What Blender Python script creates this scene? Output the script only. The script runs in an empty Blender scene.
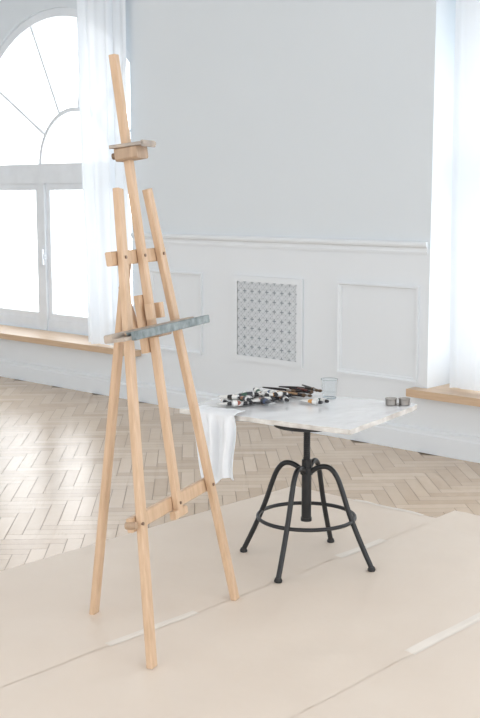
import bpy, math, random
from mathutils import Vector, Matrix, noise
random.seed(7)
sc=bpy.context.scene
sc.view_settings.view_transform='Standard'
sc.view_settings.look='None'

# ---------------------------------------------------------------- materials
def mat(name,col,rough=.5,metal=0,spec=.5,var=None,scale=8,stretch=(1,1,1),bump=0,bscale=40,coat=0,coord='Object',detail=4):
    m=bpy.data.materials.new(name); m.use_nodes=True
    n=m.node_tree.nodes; l=m.node_tree.links; b=n['Principled BSDF']
    b.inputs['Base Color'].default_value=(*col,1); b.inputs['Roughness'].default_value=rough
    b.inputs['Metallic'].default_value=metal; b.inputs['Specular IOR Level'].default_value=spec
    b.inputs['Coat Weight'].default_value=coat
    tc=n.new('ShaderNodeTexCoord'); mp=n.new('ShaderNodeMapping'); mp.inputs['Scale'].default_value=stretch
    l.new(tc.outputs[coord],mp.inputs[0])
    nz=n.new('ShaderNodeTexNoise'); nz.inputs['Scale'].default_value=scale; nz.inputs['Detail'].default_value=detail
    l.new(mp.outputs[0],nz.inputs['Vector'])
    rp=n.new('ShaderNodeValToRGB'); rp.color_ramp.elements[0].position=.3; rp.color_ramp.elements[1].position=.7
    v=var if var else tuple(c*.94 for c in col)
    rp.color_ramp.elements[0].color=(*v,1); rp.color_ramp.elements[1].color=(*col,1)
    l.new(nz.outputs['Fac'],rp.inputs[0]); l.new(rp.outputs[0],b.inputs['Base Color'])
    if bump:
        n2=n.new('ShaderNodeTexNoise'); n2.inputs['Scale'].default_value=bscale; n2.inputs['Detail'].default_value=5
        l.new(mp.outputs[0],n2.inputs['Vector'])
        bp=n.new('ShaderNodeBump'); bp.inputs['Strength'].default_value=bump; bp.inputs['Distance'].default_value=.01
        l.new(n2.outputs['Fac'],bp.inputs['Height']); l.new(bp.outputs[0],b.inputs['Normal'])
    return m
M_wall=mat('wall_paint',(.73,.782,.822),.75,spec=.2,var=(.72,.772,.812),scale=1.5)
M_wain=mat('wainscot_paint',(.79,.83,.865),.5,spec=.3,var=(.78,.82,.855),scale=1.5)
M_ceil=mat('ceiling_paint',(.87,.88,.89),.8)
M_frame=mat('window_frame_paint',(.82,.86,.90),.45)
M_sill=mat('oak_sill',(.64,.47,.32),.35,var=(.54,.38,.25),scale=5,stretch=(1,12,12))
M_pine=mat('pine_wood',(.67,.475,.32),.5,var=(.56,.38,.24),scale=6,stretch=(9,9,.8),bump=.05)
M_pine2=mat('pine_wood_dark',(.48,.34,.23),.55,var=(.36,.25,.17),scale=7,stretch=(9,9,1))
M_paintedwood=mat('paint_stained_wood',(.31,.36,.37),.6,var=(.12,.155,.16),scale=28,detail=6,bump=.2)
M_stained2=mat('stained_pine',(.52,.43,.35),.6,var=(.30,.28,.26),scale=18,detail=6)
M_black=mat('black_powdercoat',(.012,.013,.015),.38,spec=.5)
M_rub=mat('black_rubber',(.02,.02,.02),.6)
M_bolt=mat('bolt_steel',(.25,.17,.12),.4,metal=.8)
M_steel=mat('steel',(.34,.32,.30),.38,metal=1)
M_paper=mat('kraft_paper',(.78,.685,.59),.5,var=(.745,.645,.55),scale=2.2,bump=.6,bscale=3.5,spec=.4)
M_tape=mat('masking_tape',(.82,.75,.67),.4)
M_cloth=mat('cotton_rag',(.84,.87,.90),.9,bump=.1,bscale=60)
M_sub=mat('floor_gap',(.26,.20,.15),.8)

def mfloor():
    m=bpy.data.materials.new('oak_parquet'); m.use_nodes=True
    n=m.node_tree.nodes; l=m.node_tree.links; b=n['Principled BSDF']
    at=n.new('ShaderNodeAttribute'); at.attribute_name='plank'
    tc=n.new('ShaderNodeTexCoord'); nz=n.new('ShaderNodeTexNoise'); nz.inputs['Scale'].default_value=14; nz.inputs['Detail'].default_value=5
    l.new(tc.outputs['Object'],nz.inputs['Vector'])
    ad=n.new('ShaderNodeMath'); ad.operation='MULTIPLY_ADD'; ad.inputs[1].default_value=.35
    l.new(nz.outputs['Fac'],ad.inputs[0])
    sp=n.new('ShaderNodeSeparateColor'); l.new(at.outputs['Color'],sp.inputs[0])
    mm=n.new('ShaderNodeMath'); mm.operation='MULTIPLY'; mm.inputs[1].default_value=.75; l.new(sp.outputs[0],mm.inputs[0])
    l.new(mm.outputs[0],ad.inputs[2])
    rp=n.new('ShaderNodeValToRGB'); rp.color_ramp.elements[0].position=.1; rp.color_ramp.elements[1].position=.95
    rp.color_ramp.elements[0].color=(.585,.45,.325,1); rp.color_ramp.elements[1].color=(.72,.58,.445,1)
    l.new(ad.outputs[0],rp.inputs[0]); l.new(rp.outputs[0],b.inputs['Base Color'])
    b.inputs['Roughness'].default_value=.25; b.inputs['Specular IOR Level'].default_value=.6
    return m
M_floor=mfloor()
def mcurtain():
    m=bpy.data.materials.new('sheer_curtain'); m.use_nodes=True
    n=m.node_tree.nodes; l=m.node_tree.links; n.remove(n['Principled BSDF']); o=n['Material Output']
    d=n.new('ShaderNodeBsdfDiffuse'); d.inputs[0].default_value=(.85,.89,.93,1)
    t=n.new('ShaderNodeBsdfTranslucent'); t.inputs[0].default_value=(.85,.89,.93,1)
    a=n.new('ShaderNodeMixShader'); a.inputs[0].default_value=.28
    l.new(d.outputs[0],a.inputs[1]); l.new(t.outputs[0],a.inputs[2])
    tr=n.new('ShaderNodeBsdfTransparent'); b=n.new('ShaderNodeMixShader'); b.inputs[0].default_value=.05
    l.new(a.outputs[0],b.inputs[1]); l.new(tr.outputs[0],b.inputs[2]); l.new(b.outputs[0],o.inputs[0])
    return m
M_curt=mcurtain()
def mglass(name,k=.5,tint=(.97,.985,.99),pwr=4):
    m=bpy.data.materials.new(name); m.use_nodes=True
    n=m.node_tree.nodes; l=m.node_tree.links; n.remove(n['Principled BSDF']); o=n['Material Output']
    tr=n.new('ShaderNodeBsdfTransparent'); tr.inputs[0].default_value=(*tint,1)
    g=n.new('ShaderNodeBsdfGlossy'); g.inputs['Roughness'].default_value=.03
    fr=n.new('ShaderNodeLayerWeight'); fr.inputs[0].default_value=.5
    pw=n.new('ShaderNodeMath'); pw.operation='POWER'; pw.inputs[1].default_value=pwr; l.new(fr.outputs['Facing'],pw.inputs[0])
    ma=n.new('ShaderNodeMath'); ma.operation='MULTIPLY_ADD'; ma.inputs[1].default_value=k; ma.inputs[2].default_value=.03; l.new(pw.outputs[0],ma.inputs[0])
    mx=n.new('ShaderNodeMixShader'); l.new(ma.outputs[0],mx.inputs[0]); l.new(tr.outputs[0],mx.inputs[1]); l.new(g.outputs[0],mx.inputs[2])
    l.new(mx.outputs[0],o.inputs[0]); return m
M_glass=mglass('clear_glass'); M_cup=mglass('drinking_glass',.9,(.94,.96,.97),3); M_water=mglass('water_surface',.25,(.96,.975,.98))
M_rim=mat('glass_rim',(.30,.36,.40),.08,spec=1)
M_board=mat('palette_film',(.87,.885,.90),.2,var=(.845,.86,.88),scale=5,detail=3,bump=.16,bscale=9,spec=.6,coat=.3)
M_boardedge=mat('palette_edge',(.84,.83,.80),.5,var=(.52,.48,.44),scale=16,detail=6)

# ---------------------------------------------------------------- mesh builder
class MB:
    def __init__(s): s.v=[];s.f=[];s.m=[];s.sm=[];s.mats=[]
    def mi(s,m):
        if m not in s.mats: s.mats.append(m)
        return s.mats.index(m)
    def add(s,vs,fs,m,smooth=False):
        o=len(s.v); k=s.mi(m); s.v+= [tuple(v) for v in vs]
        for f in fs: s.f.append(tuple(i+o for i in f)); s.m.append(k); s.sm.append(smooth)
    def box(s,a,b,m):
        x0,y0,z0=a;x1,y1,z1=b
        s.add([(x0,y0,z0),(x1,y0,z0),(x1,y1,z0),(x0,y1,z0),(x0,y0,z1),(x1,y0,z1),(x1,y1,z1),(x0,y1,z1)],
              [(3,2,1,0),(4,5,6,7),(0,1,5,4),(1,2,6,5),(2,3,7,6),(3,0,4,7)],m)
    def bar(s,p0,p1,w,t,wd,m,clampz=None,bev=.15):
        p0=Vector(p0);p1=Vector(p1);d=(p1-p0).normalized();wd=Vector(wd);wd=(wd-d*wd.dot(d)).normalized();td=d.cross(wd)
        c=min(w,t)*bev; vs=[]
        prof=[(w/2-c,-t/2),(w/2,-t/2+c),(w/2,t/2-c),(w/2-c,t/2),(-w/2+c,t/2),(-w/2,t/2-c),(-w/2,-t/2+c),(-w/2+c,-t/2)]
        for p in (p0,p1):
            for a,b in prof:
                q=p+wd*a+td*b
                if clampz is not None and p is p0: q=q-d*((q.z-clampz)/d.z)
                vs.append(q)
        fs=[tuple(range(7,-1,-1)),tuple(range(8,16))]+[(i,(i+1)%8,8+(i+1)%8,8+i) for i in range(8)]
        s.add(vs,fs,m)
    def tube(s,pts,r,m,n=12,closed=False,smooth=True):
        pts=[Vector(p) for p in pts]; N=len(pts); rr=r if isinstance(r,(list,tuple)) else [r]*N
        ref=Vector((0,0,1)); vs=[]; prev=None
        for i,p in enumerate(pts):
            if closed: d=(pts[(i+1)%N]-pts[i-1]).normalized()
            else: d=(pts[min(i+1,N-1)]-pts[max(i-1,0)]).normalized()
            if prev is None:
                a=d.cross(ref if abs(d.z)<.9 else Vector((1,0,0))).normalized()
            else: a=(prev-d*prev.dot(d)).normalized()
            prev=a; b=d.cross(a)
            for k in range(n):
                t=2*math.pi*k/n; vs.append(p+(a*math.cos(t)+b*math.sin(t))*rr[i])
        fs=[]
        for i in range(N if closed else N-1):
            j=(i+1)%N
            for k in range(n): fs.append((i*n+k,i*n+(k+1)%n,j*n+(k+1)%n,j*n+k))
        s.add(vs,fs,m,smooth)
        if not closed: 
            s.add(vs[:n],[tuple(range(n-1,-1,-1))],m); s.add(vs[-n:],[tuple(range(n))],m)
    def cyl(s,c,r,z0,z1,m,n=24): s.tube([(c[0],c[1],z0),(c[0],c[1],z1)],r,m,n)
    def obj(s,name,matrix=None,parent=None):
        me=bpy.data.meshes.new(name); me.from_pydata(s.v,[],s.f)
        for m in s.mats: me.materials.append(m)
        me.polygons.foreach_set('material_index',s.m); me.polygons.foreach_set('use_smooth',s.sm); me.update()
        o=bpy.data.objects.new(name,me); sc.collection.objects.link(o)
        if matrix: o.matrix_world=matrix
        if parent: o.parent=parent
        return o
def empty(name,matrix=None):
    o=bpy.data.objects.new(name,None); sc.collection.objects.link(o)
    if matrix: o.matrix_world=matrix
    return o
def smooth_pts(ps,k=6):
    out=[];n=len(ps);P=[Vector(p) for p in ps]
    for i in range(n-1):
        a=P[max(i-1,0)];b=P[i];c=P[i+1];d=P[min(i+2,n-1)]
        for j in range(k):
            t=j/k; out.append(.5*((2*b)+(c-a)*t+(2*a-5*b+4*c-d)*t*t+(3*b-a-3*c+d)*t**3))
    out.append(P[-1]); return out

# ---------------------------------------------------------------- room shell
X0,X1,YF,ZC=-6.0,9.0,-9.0,4.1
R1=(-3.83,-1.17); R2=(1.57,4.23); RZ0,RZ1=.37,3.65; RD=.30
AA,AZ,AB=1.31,1.88,1.32
def wallblock():
    w=MB(); T=RD
    for a,b in ((X0,R1[0]),(R1[1],R2[0]),(R2[1],X1)):
        w.box((a,0,1.28),(b,T,ZC),M_wall); w.box((a,0,0),(b,T,1.28),M_wain)
    for r in (R1,R2):
        w.box((r[0],0,0),(r[1],T,RZ0),M_wain); w.box((r[0],0,RZ1),(r[1],T,ZC),M_wall)
    for r in (R1,R2):
        cx=(r[0]+r[1])/2; a=AA; zs=AZ; bh=AB; y0,y1=RD,RD+.25
        w.box((r[0]-.2,y0,0),(cx-a,y1,ZC),M_wall); w.box((cx+a,y0,0),(r[1]+.2,y1,ZC),M_wall)
        w.box((cx-a,y0,0),(cx+a,y1,RZ0+.04),M_wall)
        N=40
        for i in range(N):
            t0=math.pi-math.pi*i/N; t1=math.pi-math.pi*(i+1)/N
            xa,za=cx+a*math.cos(t0),zs+bh*math.sin(t0); xb,zb=cx+a*math.cos(t1),zs+bh*math.sin(t1)
            w.add([(xa,y0,za),(xb,y0,zb),(xb,y0,ZC),(xa,y0,ZC),(xa,y1,za),(xb,y1,zb),(xb,y1,ZC),(xa,y1,ZC)],
                  [(0,1,2,3),(7,6,5,4),(4,5,1,0)],M_wall)
    return w.obj('wall_back')
wallblock()
w=MB(); w.box((X0-.2,YF,0),(X0,.3,ZC),M_wall); w.obj('wall_left')
w=MB(); w.box((X0,YF,ZC),(X1,.55,ZC+.15),M_ceil); w.obj('ceiling')

# windows
def window(name,cx):
    w=MB(); a=AA; zs=AZ; bh=AB; y0,y1=RD+.03,RD+.10
    def vb(x,wd,z0,z1,dy=0): w.box((x-wd/2,y0-dy,z0),(x+wd/2,y1,z1),M_frame)
    def hb(xa,xb,z0,z1,dy=0): w.box((xa,y0-dy,z0),(xb,y1,z1),M_frame)
    zb=RZ0+.04
    hb(cx-a,cx+a,zb,zb+.09); hb(cx-a,cx+a,1.72,1.89,.02)
    vb(cx-a+.04,.08,zb,1.72); vb(cx+a-.04,.08,zb,1.72)
    mul=[cx-.23,cx+.50]
    for x in mul: vb(x,.10,zb,1.72,.015)
    eds=[cx-a+.08]+[v for x in mul for v in (x-.05,x+.05)]+[cx+a-.08]
    for i in range(0,6,2):
        p,q=eds[i],eds[i+1]; ys=y0+.012
        w.box((p,ys,zb+.09),(p+.05,y1-.01,1.72),M_frame); w.box((q-.05,ys,zb+.09),(q,y1-.01,1.72),M_frame)
        w.box((p+.05,ys,zb+.09),(q-.05,y1-.01,zb+.15),M_frame); w.box((p+.05,ys,1.66),(q-.05,y1-.01,1.72),M_frame)
    def arc(c,ax,az,wd,n=40):
        vs=[];fs=[]
        for i in range(n+1):
            t=math.pi*i/n
            for (r,y) in ((0,y0),(wd,y0),(wd,y1),(0,y1)):
                vs.append((c+(ax-r)*math.cos(t),y,zs+(az-r)*math.sin(t)))
        for i in range(n):
            for k in range(4): fs.append((i*4+k,i*4+(k+1)%4,i*4+4+(k+1)%4,i*4+4+k))
        w.add(vs,fs,M_frame)
    ic=cx+.24
    arc(cx,a,bh,.07); arc(ic,.50,.48,.035)
    for t in (20,52,84,116,148):
        t=math.radians(t); r0=.48; d=Vector((math.cos(t),0,math.sin(t))); p=Vector((ic,(y0+y1)/2,zs))+d*r0
        q=p.copy()
        while ((q.x-cx)/(a-.03))**2+((q.z-zs)/(bh-.03))**2<1: q+=d*.01
        w.bar(p,q,.026,.05,(-math.sin(t),0,math.cos(t)),M_frame)
    w.box((mul[0]+.035,y0-.05,1.0),(mul[0]+.055,y0-.03,1.14),M_frame); w.box((mul[0]+.035,y0-.04,1.05),(mul[0]+.055,y0,1.09),M_frame)
    g=.065
    w.add([(cx-a+.05,RD+g,zb+.02),(cx+a-.05,RD+g,zb+.02),(cx+a-.05,RD+g,1.8),(cx-a+.05,RD+g,1.8)],[(0,1,2,3)],M_glass)
    n=24; vs=[(cx+(a-.03)*math.cos(math.pi*i/n),RD+g,zs+(bh-.03)*math.sin(math.pi*i/n)) for i in range(n+1)]
    w.add(vs,[tuple(range(n+1))],M_glass)
    return w.obj(name)
window('window_1',(R1[0]+R1[1])/2); window('window_2',(R2[0]+R2[1])/2)

# sills
for k,r in enumerate((R1,R2)):
    w=MB(); w.box((r[0]+.002,-.002,RZ0+.001),(r[1]-.002,RD-.002,RZ0+.04),M_sill)
    w.box((r[0]-.09,-.10,RZ0-.008),(r[1]+.09,-.002,RZ0+.04),M_sill)
    w.obj('window_sill_trim_%d'%(k+1))

# chair rail, baseboard, mouldings
def sweep_x(w,prof,xa,xb,m):
    n=len(prof); vs=[(xa,-y,z) for y,z in prof]+[(xb,-y,z) for y,z in prof]
    w.add(vs,[(i,i+1,n+i+1,n+i) for i in range(n-1)]+[tuple(range(n-1,-1,-1)),tuple(range(n,2*n))],m)
rail=[(0,1.245),(.008,1.245),(.011,1.262),(.008,1.27),(.010,1.285),(.024,1.295),(.028,1.305),(.028,1.318),(.022,1.325),(0,1.327)]
base=[(0,0),(.025,0),(.025,.115),(.018,.125),(.018,.14),(.010,.15),(0,.155)]
w=MB()
for a,b in ((X0,R1[0]-.01),(R1[1]+.01,R2[0]-.015),(R2[1]+.01,X1)): sweep_x(w,rail,a,b,M_wain)
w.obj('trim_chair_rail')
w=MB(); sweep_x(w,base,X0,X1,M_wain); w.obj('baseboard_back')
def pframe(w,x0,x1,z0,z1,wd=.032,h=.018,m=M_wain):
    prof=[(0,0),(.0,h),(wd*.35,h),(wd*.6,h*.45),(wd,h*.35),(wd,0)]
    n=len(prof); vs=[]
    for (sx,sz) in ((0,0),(1,0),(1,1),(0,1)):
        for o,y in prof:
            vs.append(((x0+o) if sx==0 else (x1-o),-y,(z0+o) if sz==0 else (z1-o)))
    fs=[]
    for c in range(4):
        for i in range(n-1): fs.append((c*n+i,c*n+i+1,((c+1)%4)*n+i+1,((c+1)%4)*n+i))
    w.add(vs,fs,m)
w=MB()
for a,b in ((-.96,-.40),(.86,1.50)): pframe(w,a,b,.435,1.045)
pframe(w,-5.6,-4.1,.435,1.045); pframe(w,4.55,6.4,.435,1.045)
w.obj('trim_wall_panels')
# ventilation grille
M_gback=mat('grille_hole_shade',(.33,.39,.43),.8)  # solid plate behind the rings, shade of the holes put into its colour
w=MB(); gx0,gx1,gz0,gz1=-.09,.565,.435,1.045
w.box((gx0,-.016,gz0),(gx1,-.001,gz0+.04),M_wain); w.box((gx0,-.016,gz1-.04),(gx1,-.001,gz1),M_wain)
w.box((gx0,-.016,gz0+.04),(gx0+.05,-.001,gz1-.04),M_wain); w.box((gx1-.05,-.016,gz0+.04),(gx1,-.001,gz1-.04),M_wain)
ix0,ix1,iz0,iz1=gx0+.05,gx1-.05,gz0+.04,gz1-.04
w.box((ix0,-.004,iz0),(ix1,-.001,iz1),M_gback)
nc,nr=8,8; px=(ix1-ix0)/nc; pz=(iz1-iz0)/nr
def ring(cx,cz,r,wd,y=-.011,n=16):
    vs=[];fs=[]
    for i in range(n):
        t=2*math.pi*i/n
        for q,yy in ((r-wd,-.005),(r-wd,y),(r+wd,y),(r+wd,-.005)):
            vs.append((min(max(cx+q*math.cos(t),ix0),ix1),yy,min(max(cz+q*math.sin(t),iz0),iz1)))
    for i in range(n):
        j=(i+1)%n
        for k in range(3): fs.append((i*4+k,i*4+k+1,j*4+k+1,j*4+k))
    w.add(vs,fs,M_wain)
for i in range(nc):
    for j in range(nr):
        cx,cz=ix0+(i+.5)*px,iz0+(j+.5)*pz
        ring(cx,cz,px*.46,px*.055); ring(cx,cz,px*.07,px*.069,-.013,8)
        for sx in (-1,1):
            w.bar((cx-px*.42,-.009,cz-sx*pz*.42),(cx+px*.42,-.009,cz+sx*pz*.42),px*.07,.006,(-sx,0,1),M_wain)
for i in range(nc+1):
    for j in range(nr+1): ring(ix0+i*px,iz0+j*pz,px*.46,px*.055,-.012)
w.obj('ventilation_grille')

# floor : herringbone planks
def build_floor():
    W=.075; n=5; g=.0014
    verts=[];faces=[];cols=[]
    c=math.sqrt(.5)
    def tr(u,v): return ((u-v)*c-1.0,(u+v)*c-3.0)
    def plank(u0,v0,u1,v1):
        mx,my=tr((u0+u1)/2,(v0+v1)/2)
        if not(X0-.1<mx<6.5 and -7.5<my<.05): return
        o=len(verts)
        for u,v in ((u0+g,v0+g),(u1-g,v0+g),(u1-g,v1-g),(u0+g,v1-g)):
            x,y=tr(u,v); verts.append((x,min(y,.1),0))
        faces.append((o,o+1,o+2,o+3)); cols.append(random.random())
    R=110
    for i in range(-R,R):
        for m in range(-22,23):
            s=i+2*n*m; plank(s*W,i*W,(s+n)*W,(i+1)*W)
            v0=i-2*n*m-2*n+1; plank(i*W,v0*W,(i+1)*W,(v0+n)*W)
    o=len(verts); verts.extend([(X0,YF,-.004),(X1,YF,-.004),(X1,.3,-.004),(X0,.3,-.004)]); faces.append((o,o+1,o+2,o+3)); cols.append(0)
    me=bpy.data.meshes.new('floor'); me.from_pydata(verts,[],faces)
    me.materials.append(M_floor); me.materials.append(M_sub); me.polygons[-1].material_index=1
    at=me.attributes.new('plank','FLOAT_COLOR','CORNER'); 
    k=0
    for f,cv in zip(faces,cols):
        for _ in f: at.data[k].color=(cv,cv,cv,1); k+=1
    ob=bpy.data.objects.new('floor',me); sc.collection.objects.link(ob)
build_floor()

# kraft paper
SHEETS=[(1.50,2.46,-6.2,-1.22,.0034,1),(2.43,3.30,-6.2,-1.04,.002,5),(3.27,4.16,-6.2,-1.04,.0006,9),(4.13,5.0,-6.2,-1.1,.003,13)]
def ph(sh,x,y):
    x0,x1,y0,y1,z,seed=sh
    h=.0045*(noise.noise(Vector((x*2.2,y*1.6,0)))+.6*noise.noise(Vector((x*6,y*4,3))))
    r=abs(noise.noise(Vector((x*3+y*1.5,y*1.2,7)))); h+=.003*max(0,1-r*9)
    # the weight of the furniture presses the paper flat under its feet
    for fx,fy in FEET:
        d=math.hypot(x-fx,y-fy); k=min(1,max(0,(d-.03)/.09)); h*=k
    return z+max(h,-.0005)+.002
FEET=[(2.705,-3.416),(2.469,-2.742),(2.19,-3.22)]+[(2.38+.305*math.cos(math.radians(17+90*k)),-2.185+.305*math.sin(math.radians(17+90*k))) for k in range(4)]
def paper(sh):
    x0,x1,y0,y1,z,seed=sh
    w=MB(); nx,ny=40,int((y1-y0)/.022); vs=[];fs=[]
    for j in range(ny+1):
        for i in range(nx+1):
            x=x0+(x1-x0)*i/nx; y=y0+(y1-y0)*j/ny
            e=.004*noise.noise(Vector((y*3,seed,1))); yy=y+(.008*noise.noise(Vector((x*3,seed,1))) if j==ny else 0)
            vs.append((x+(e if i in(0,nx) else 0),yy,ph(sh,x,y)))
    for j in range(ny):
        for i in range(nx): a=j*(nx+1)+i; fs.append((a,a+1,a+nx+2,a+nx+1))
    w.add(vs,fs,M_paper,True); return w.obj('kraft_paper_sheet')
for sh in SHEETS: paper(sh)
def tape(x0,y0,x1,y1,wd=.045):
    w=MB(); a=Vector((x0,y0,0));b=Vector((x1,y1,0));d=(b-a).normalized();p=Vector((-d.y,d.x,0))*wd/2; n=30; m=4; vs=[];fs=[]
    for i in range(n+1):
        for k in range(m+1):
            q=a.lerp(b,i/n)+p*(1-2*k/m)
            z=max([ph(s_,q.x,q.y) for s_ in SHEETS if s_[0]<=q.x<=s_[1] and q.y<s_[3]+.005]+[.002])
            vs.append((q.x,q.y,z+.0012))
    for i in range(n):
        for k in range(m): fs.append((i*(m+1)+k,(i*(m+1)+k+1),((i+1)*(m+1)+k+1),((i+1)*(m+1)+k))[::-1])
    w.add(vs,fs,M_tape); w.obj('masking_tape')
tape(2.455,-3.40,2.455,-2.95,.035); tape(2.455,-2.05,2.455,-1.70,.045); tape(3.29,-2.72,3.29,-2.1); tape(1.93,-1.225,2.36,-1.225,.04)

# ---------------------------------------------------------------- curtains
def curtain(name,top,bot,ztop,zbot,y0,folds,amp,seed):
    w=MB(); nx,nz=160,50; vs=[];fs=[]
    for j in range(nz+1):
        t=j/nz; z=ztop+(zbot-ztop)*t
        xl=top[0]+(bot[0]-top[0])*t**1.6; xr=top[1]+(bot[1]-top[1])*t**2.5
        for i in range(nx+1):
            u=i/nx
            ph_=u*folds*2*math.pi+.8*math.sin(t*2.2+u*5+seed)
            aa=amp*(.55+.45*math.sin(u*9+seed))*(.7+.3*t)
            vs.append((xl+(xr-xl)*u+.012*math.cos(ph_*.5+t*3),y0+aa*math.sin(ph_)+.4*aa*math.sin(ph_*.43+seed+2*t),z))
    for j in range(nz):
        for i in range(nx): a=j*(nx+1)+i; fs.append((a,a+1,a+nx+2,a+nx+1))
    w.add(vs,fs,M_curt,True)
    return w.obj(name)
curtain('curtain',(-1.74,-1.15),(-1.64,-1.12),3.55,.425,-.06,6,.034,1)
curtain('curtain',(1.655,2.6),(1.72,2.45),3.55,.425,.06,8,.034,3)
w=MB(); w.tube([(-3.9,-.06,3.62),(-1.05,-.06,3.62)],.012,M_frame)
for x in (-3.8,-2.5,-1.1): w.tube([(x,-.06,3.62),(x,0,3.62)],.008,M_frame)
w.obj('curtain_rod')
w=MB(); w.tube([(R2[0],.06,3.62),(R2[1],.06,3.62)],.012,M_frame); w.obj('curtain_rod')

# ---------------------------------------------------------------- easel
s=Vector((-.3305,.9438,0)); n0=Vector((.9438,.3305,0)); 
Mx=Matrix((( s.x,-n0.x,0,2.587),(s.y,-n0.y,0,-3.079),(0,0,1,.0056),(0,0,0,1)))
PH=math.radians(8.3)
def E(sx,t,n=0):
    return Vector((sx,t*math.sin(PH)-n*math.cos(PH),t*math.cos(PH)+n*math.sin(PH)))
S=Vector((1,0,0))
ez=empty('easel',Mx)
def part(name,w): 
    o=w.obj(name); o.parent=ez; return o
w=MB(); w.bar(E(-.357,0),E(-.122,1.64),.042,.024,S,M_pine,clampz=0); part('front_leg_1',w)
w=MB(); w.bar(E(.357,0),E(.094,1.64),.042,.024,S,M_pine,clampz=0); part('front_leg_2',w)
w=MB(); w.bar(E(-.012,.455),E(-.017,2.115),.036,.026,S,M_pine); part('mast',w)
w=MB(); w.bar(Vector((0,.44,0)),E(-.02,1.42,-.055),.044,.022,S,M_pine,clampz=0); part('rear_leg',w)
w=MB(); w.bar(E(-.21,1.40,-.026),E(.20,1.40,-.026),.05,.024,E(0,1),M_pine); part('upper_crossbar',w)
w=MB(); w.bar(E(-.325,.487,-.026),E(.315,.487,-.026),.05,.024,E(0,1),M_pine)
w.bar(E(-.06,.45,.0),E(.04,.45,.0),.03,.024,E(0,1),M_pine); part('lower_crossbar',w)
# tray
w=MB(); tz=1.14; ta,tb=-.385,.245
w.bar(E(ta,tz-.005,.03),E(tb,tz-.005,.03),.028,.032,E(0,1),M_stained2)
w.bar(E(ta,tz-.012,.066),E(tb,tz-.012,.066),.012,.05,E(0,1),M_stained2)
w.bar(E(ta+.05,tz-.006,.098),E(tb+.005,tz-.006,.098),.030,.016,E(0,1),M_paintedwood)
for q in range(40):
    x=random.uniform(ta+.05,tb-.03); h=random.uniform(.002,.006)
    w.tube([E(x,tz-.004+h,.06+random.uniform(-.01,.03)),E(x+random.uniform(.01,.04),tz-.004+h,.06+random.uniform(-.01,.03))],random.uniform(.003,.007),random.choice([M_paintedwood,M_stained2,M_pine2]),6)
part('canvas_tray',w)
w=MB()
w.bar(E(-.014,1.05,-.028),E(-.014,1.26,-.028),.07,.028,S,M_pine)
w.bar(E(-.05,1.17,.02),E(-.05,1.225,.02),.03,.03,S,M_pine); w.bar(E(.02,1.17,.02),E(.02,1.225,.02),.03,.03,S,M_pine)
w.bar(E(-.014,1.12,-.03),E(-.014,1.12,.05),.10,.03,S,M_pine2)
w.bar(E(-.014,1.10,-.06),E(-.014,1.30,-.10),.03,.02,S,M_pine)
w.tube([E(-.014,1.12,-.04),E(-.014,1.12,-.075)],[.014,.014],M_bolt,10); part('tray_slider',w)
w=MB(); tc_=1.765
w.bar(E(-.017,tc_,-.03),E(-.017,tc_,.06),.085,.048,S,M_pine2)
w.bar(E(-.017,tc_+.03,-.045),E(-.017,tc_+.024,.095),.095,.012,S,M_stained2)
w.bar(E(-.017,tc_+.012,.088),E(-.017,tc_+.034,.088),.095,.008,S,M_stained2)
w.tube([E(-.017,tc_,-.03),E(-.017,tc_,-.06)],.012,M_bolt,10); part('canvas_clamp',w)
w=MB()
for sx,t in ((-.302,.487),(.277,.487),(-.158,1.40),(.132,1.40),(-.012,.487),(-.017,1.40)):
    w.tube([E(sx,t,-.01),E(sx,t,.016)],.006,M_bolt,10)
w.tube([E(-.325,.487,-.04),E(-.325,.487,0)],.013,M_pine2,10)
w.tube([E(-.05,1.39,-.05),E(.03,1.39,-.05)],.008,M_bolt,8)
part('bolts',w)

# ---------------------------------------------------------------- stool
SC=Vector((2.38,-2.185,0)); ZF=.0056
st=empty('adjustable_stool',Matrix.Translation(SC+Vector((0,0,ZF))))
prof=[(.018,.405),(.05,.428),(.085,.437),(.115,.428),(.142,.395),(.165,.34),(.20,.24),(.25,.125),(.305,.012)]
for k in range(4):
    a=math.radians(17+90*k); w=MB()
    w.tube(smooth_pts([(r*math.cos(a),r*math.sin(a),z) for r,z in prof]),.0115,M_black,12)
    w.tube([(.305*math.cos(a),.305*math.sin(a),0),(.305*math.cos(a),.305*math.sin(a),.006),(.305*math.cos(a),.305*math.sin(a),.018)],[.016,.018,.013],M_rub,14)
    o=w.obj('leg_%d'%(k+1)); o.parent=st
w=MB(); w.tube([(.213*math.cos(2*math.pi*i/48),.213*math.sin(2*math.pi*i/48),.205) for i in range(48)],.0085,M_black,10,closed=True)
o=w.obj('foot_ring'); o.parent=st
w=MB(); w.cyl((0,0),.0215,.19,.46,M_black); w.cyl((0,0),.028,.395,.425,M_black); w.cyl((0,0),.014,.46,.615,M_black); w.cyl((0,0),.0245,.185,.2,M_black)
hel=[(.0145*math.cos(t*.6),.0145*math.sin(t*.6),.462+t*.00085) for t in range(160)]
w.tube(hel,.002,M_black,6)
o=w.obj('screw_post'); o.parent=st
w=MB(); w.cyl((0,0),.06,.600,.612,M_black); w.cyl((0,0),.145,.612,.642,M_black,40); o=w.obj('seat'); o.parent=st

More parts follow.
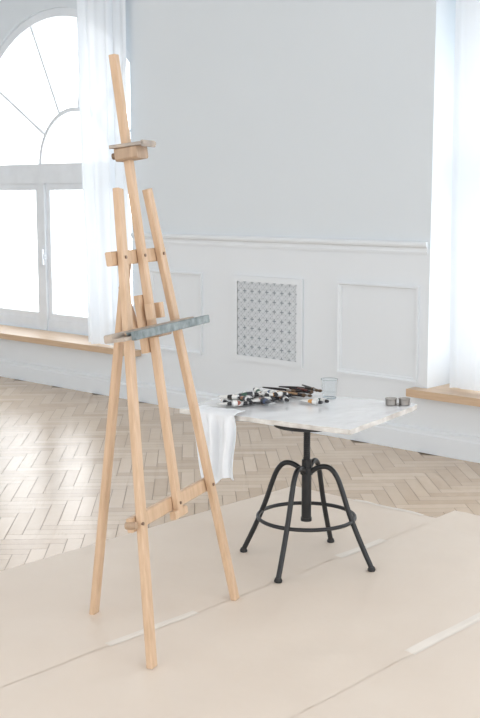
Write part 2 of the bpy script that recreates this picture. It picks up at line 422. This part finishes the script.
# palette board, local frame: x 0..0.85 along the near edge, y 0..0.66 to the back
TZ=.67
ba=math.radians(9.6)
BM=Matrix.Translation((1.892,-2.482,0))@Matrix.Rotation(ba,4,'Z')
BW,BD=.85,.66
w=MB(); nx,ny=60,46; vs=[];fs=[]
def bz(x,y):
    wr=.004*max(0,(x-.5)/.35)*abs(noise.noise(Vector((x*22,y*10,4))))
    return TZ+.0025*noise.noise(Vector((x*7,y*7,0)))+wr
for j in range(ny+1):
    for i in range(nx+1):
        x=BW*i/nx; y=BD*j/ny
        ex=.007*noise.noise(Vector((x*12,y*12,5)))
        vs.append((x+(ex if i in(0,nx) else 0),y+(ex if j in(0,ny) else 0),bz(x,y)))
for j in range(ny):
    for i in range(nx): a=j*(nx+1)+i; fs.append((a,a+1,a+nx+2,a+nx+1))
w.add(vs,fs,M_board,True)
per=[i for i in range(nx+1)]+[j*(nx+1)+nx for j in range(1,ny+1)]+[ny*(nx+1)+i for i in range(nx-1,-1,-1)]+[j*(nx+1) for j in range(ny-1,0,-1)]
pv=[vs[i] for i in per]; L=len(pv)
low=[(x,y,TZ-.020+.003*noise.noise(Vector((x*15,y*15,9)))) for x,y,z in pv]
w.add(pv+low,[(i,L+i,L+(i+1)%L,(i+1)%L) for i in range(L)],M_boardedge)
w.add([(0,0,TZ-.0205),(BW,0,TZ-.0205),(BW,BD,TZ-.0205),(0,BD,TZ-.0205)],[(3,2,1,0)],M_boardedge)
w.obj('palette_board',BM)

# rag hanging over the near edge
w=MB(); vs=[];fs=[]; nx,ny=48,44
for j in range(ny+1):
    t=j/ny*.40
    for i in range(nx+1):
        u=i/nx; x=.09+u*.22; top=.07
        if t<top:
            y=(top-t)-.012; z=TZ+.010+.010*abs(noise.noise(Vector((x*14,t*14,0))))
        else:
            d=t-top; fold=(.016*math.sin(u*17+1.5*math.sin(t*5))+.008*math.sin(u*31+t*9))*min(1,d/.06)
            y=-.014-fold-.018; z=TZ+.008-d*(1-.16*u+.05*math.sin(u*7))
            x+=.07*d/.3*(1-u)+.008*math.sin(d*16)
        vs.append((x,y,z))
for j in range(ny):
    for i in range(nx): a=j*(nx+1)+i; fs.append((a,a+1,a+nx+2,a+nx+1))
w.add(vs,fs,M_cloth,True); o=w.obj('cotton_rag',BM); so=o.modifiers.new('s','SOLIDIFY'); so.thickness=.002

# paint tubes
def C3(r,g,b,n): return mat(n,(r,g,b),.35)
M_tw=C3(.80,.80,.78,'tube_white'); M_cap=C3(.015,.015,.018,'tube_cap'); M_al=mat('tube_metal',(.62,.62,.62),.3,metal=.8)
M_dk=C3(.05,.055,.065,'tube_dark_label')
bands=[C3(*c,'tube_band') for c in ((.30,.09,.06),(.03,.035,.05),(.06,.09,.18),(.6,.30,.08),(.15,.09,.06),(.04,.10,.07),(.02,.02,.02),(.35,.17,.10))]
def tube_paint(w,x,y,z,ang,L,r,band,tilt=0,body=None):
    body=body or M_tw
    d=Vector((math.cos(ang)*math.cos(tilt),math.sin(ang)*math.cos(tilt),math.sin(tilt))); p=Vector((-math.sin(ang),math.cos(ang),0))
    up=p.cross(d)*-1 if p.cross(d).z<0 else p.cross(d)
    o=Vector((x,y,z))-d*(L/2)
    N=14; secs=[]
    for t,rw,rh,m in ((0,1.25,.12,M_al),(.06,1.25,.14,M_al),(.07,1.22,.18,body),(.40,1.1,.6,body),(.41,1.1,.6,band),(.58,1.0,.9,band),(.59,1,.9,body),(.78,1,1,body),(.80,1,1,M_al),(.86,.5,.5,M_al),(.865,.66,.66,M_cap),(1.0,.55,.55,M_cap)):
        secs.append(([o+d*(t*L)+p*(math.cos(2*math.pi*k/N)*r*rw)+up*(math.sin(2*math.pi*k/N)*r*rh) for k in range(N)],m))
    for (a,_),(b,m) in zip(secs,secs[1:]):
        w.add(a+b,[(k,(k+1)%N,N+(k+1)%N,N+k) for k in range(N)],m,True)
    w.add(secs[-1][0],[tuple(range(N))],M_cap); w.add(secs[0][0],[tuple(range(N-1,-1,-1))],M_al)
w=MB()
random.seed(5)
for k in range(34):
    lay=0 if k<24 else 1
    q=random.random(); e=random.uniform(-.13,.13)*(1,.75,.4)[lay]
    q=.5+(q-.5)*(1,.8,.6)[lay]
    x=1.945+.18*q+e*.55; y=-2.28+.25*q-e*.55
    r=random.uniform(.011,.016)
    tube_paint(w,x,y,TZ+.005+r+lay*.018,random.uniform(-.9,1.3)+(math.pi if random.random()<.4 else 0),random.uniform(.09,.14),r,random.choice(bands),random.uniform(-.08,.12) if lay else 0,M_dk if random.random()<.3 else M_tw)
tube_paint(w,2.27,-2.02,TZ+.018,.15,.11,.013,bands[3]); tube_paint(w,2.28,-1.965,TZ+.018,-.2,.10,.012,bands[5])
w.obj('paint_tube_pile')
M_hand=[mat('brush_handle_black',(.02,.015,.015),.25),mat('brush_handle_red',(.10,.025,.02),.25),mat('brush_handle_wood',(.4,.25,.14),.4)]
M_br=mat('bristles',(.12,.08,.05),.9)
w=MB()
for k in range(12):
    a=random.uniform(-.65,.5) ; L=random.uniform(.14,.20)
    c=Vector((2.055+random.uniform(-.05,.06),-1.90+random.uniform(-.05,.08),TZ+.013+.011*(k%3))); d=Vector((math.cos(a),math.sin(a),random.uniform(-.02,.02)))
    q=[c+d*(L*t) for t in (-.5,-.3,0,.2,.22)]; w.tube(q,[.003,.005,.0065,.005,.005],M_hand[(0,0,1,0,2,0,0,1,0,0,0,0)[k]],8)
    q=[c+d*(L*t) for t in (.22,.36)]; w.tube(q,[.005,.006],M_steel if k%2 else M_hand[0],8)
    q=[c+d*(L*t) for t in (.36,.42,.48)]; w.tube(q,[.006,.0075,.0015],M_br,8)
w.obj('paintbrush_pile')
# glass with a little water
w=MB(); gx,gy=2.235,-1.845; r0,r1,h=.032,.039,.09; N=32; z0=TZ+.004
prof=[(.001,0),(r0-.003,0),(r0,.003),(r1,h)]
vs=[(gx+r*math.cos(2*math.pi*k/N),gy+r*math.sin(2*math.pi*k/N),z0+z) for r,z in prof for k in range(N)]
w.add(vs,[(i*N+k,i*N+(k+1)%N,(i+1)*N+(k+1)%N,(i+1)*N+k) for i in range(len(prof)-1) for k in range(N)],M_cup,True)
w.tube([(gx+r1*math.cos(2*math.pi*k/N),gy+r1*math.sin(2*math.pi*k/N),z0+h) for k in range(N)],.0014,M_rim,6,closed=True)
w.tube([(gx+(r0-.001)*math.cos(2*math.pi*k/N),gy+(r0-.001)*math.sin(2*math.pi*k/N),z0+.003) for k in range(N)],.0022,M_rim,6,closed=True)
w.add([(gx+.0335*math.cos(2*math.pi*k/N),gy+.0335*math.sin(2*math.pi*k/N),z0+.03) for k in range(N)],[tuple(range(N))],M_water)
w.obj('water_glass')
# double dipper
w=MB()
for dx,dy in ((0,0),(.045,.04)):
    cx,cy=2.54+dx,-1.785+dy; z0=TZ+.004
    prof=[(.001,0),(.024,0),(.025,.002),(.025,.024),(.027,.026),(.027,.030),(.024,.030),(.021,.018),(.001,.006)]
    vs=[(cx+r*math.cos(2*math.pi*k/24),cy+r*math.sin(2*math.pi*k/24),z0+z) for r,z in prof for k in range(24)]
    w.add(vs,[(i*24+k,i*24+(k+1)%24,(i+1)*24+(k+1)%24,(i+1)*24+k) for i in range(len(prof)-1) for k in range(24)],M_steel)
w.box((2.54,-1.79,TZ+.002),(2.59,-1.74,TZ+.005),M_steel)
w.obj('palette_cup')

# ---------------------------------------------------------------- light
wd=bpy.data.worlds.new('World'); sc.world=wd; wd.use_nodes=True
n=wd.node_tree.nodes; l=wd.node_tree.links; bg=n['Background']
tc=n.new('ShaderNodeTexCoord'); sp=n.new('ShaderNodeSeparateXYZ'); l.new(tc.outputs['Generated'],sp.inputs[0])
mr=n.new('ShaderNodeMapRange'); mr.inputs['From Min'].default_value=-.3; mr.inputs['From Max'].default_value=.3
mr.inputs['To Min'].default_value=1.87; mr.inputs['To Max'].default_value=3.8; l.new(sp.outputs['Y'],mr.inputs['Value'])
bg.inputs[0].default_value=(.955,.977,1,1); l.new(mr.outputs[0],bg.inputs[1])

# ---------------------------------------------------------------- camera
f=1120.0; P=math.atan(162/f); A=math.radians(47.4)
fh=Vector((-math.cos(A),math.sin(A),0)); rt=Vector((math.sin(A),math.cos(A),0)); up=Vector((0,0,1))
fw=fh*math.cos(P)-up*math.sin(P); cu=fh*math.sin(P)+up*math.cos(P)
cam=bpy.data.cameras.new('camera'); co=bpy.data.objects.new('camera',cam); sc.collection.objects.link(co)
R=Matrix((rt,cu,-fw)).transposed().to_4x4(); co.matrix_world=Matrix.Translation((5.4,-5.9,1.6))@R
cam.sensor_fit='VERTICAL'; cam.sensor_height=36; cam.lens=f/718*36; cam.clip_start=.05
sc.camera=co
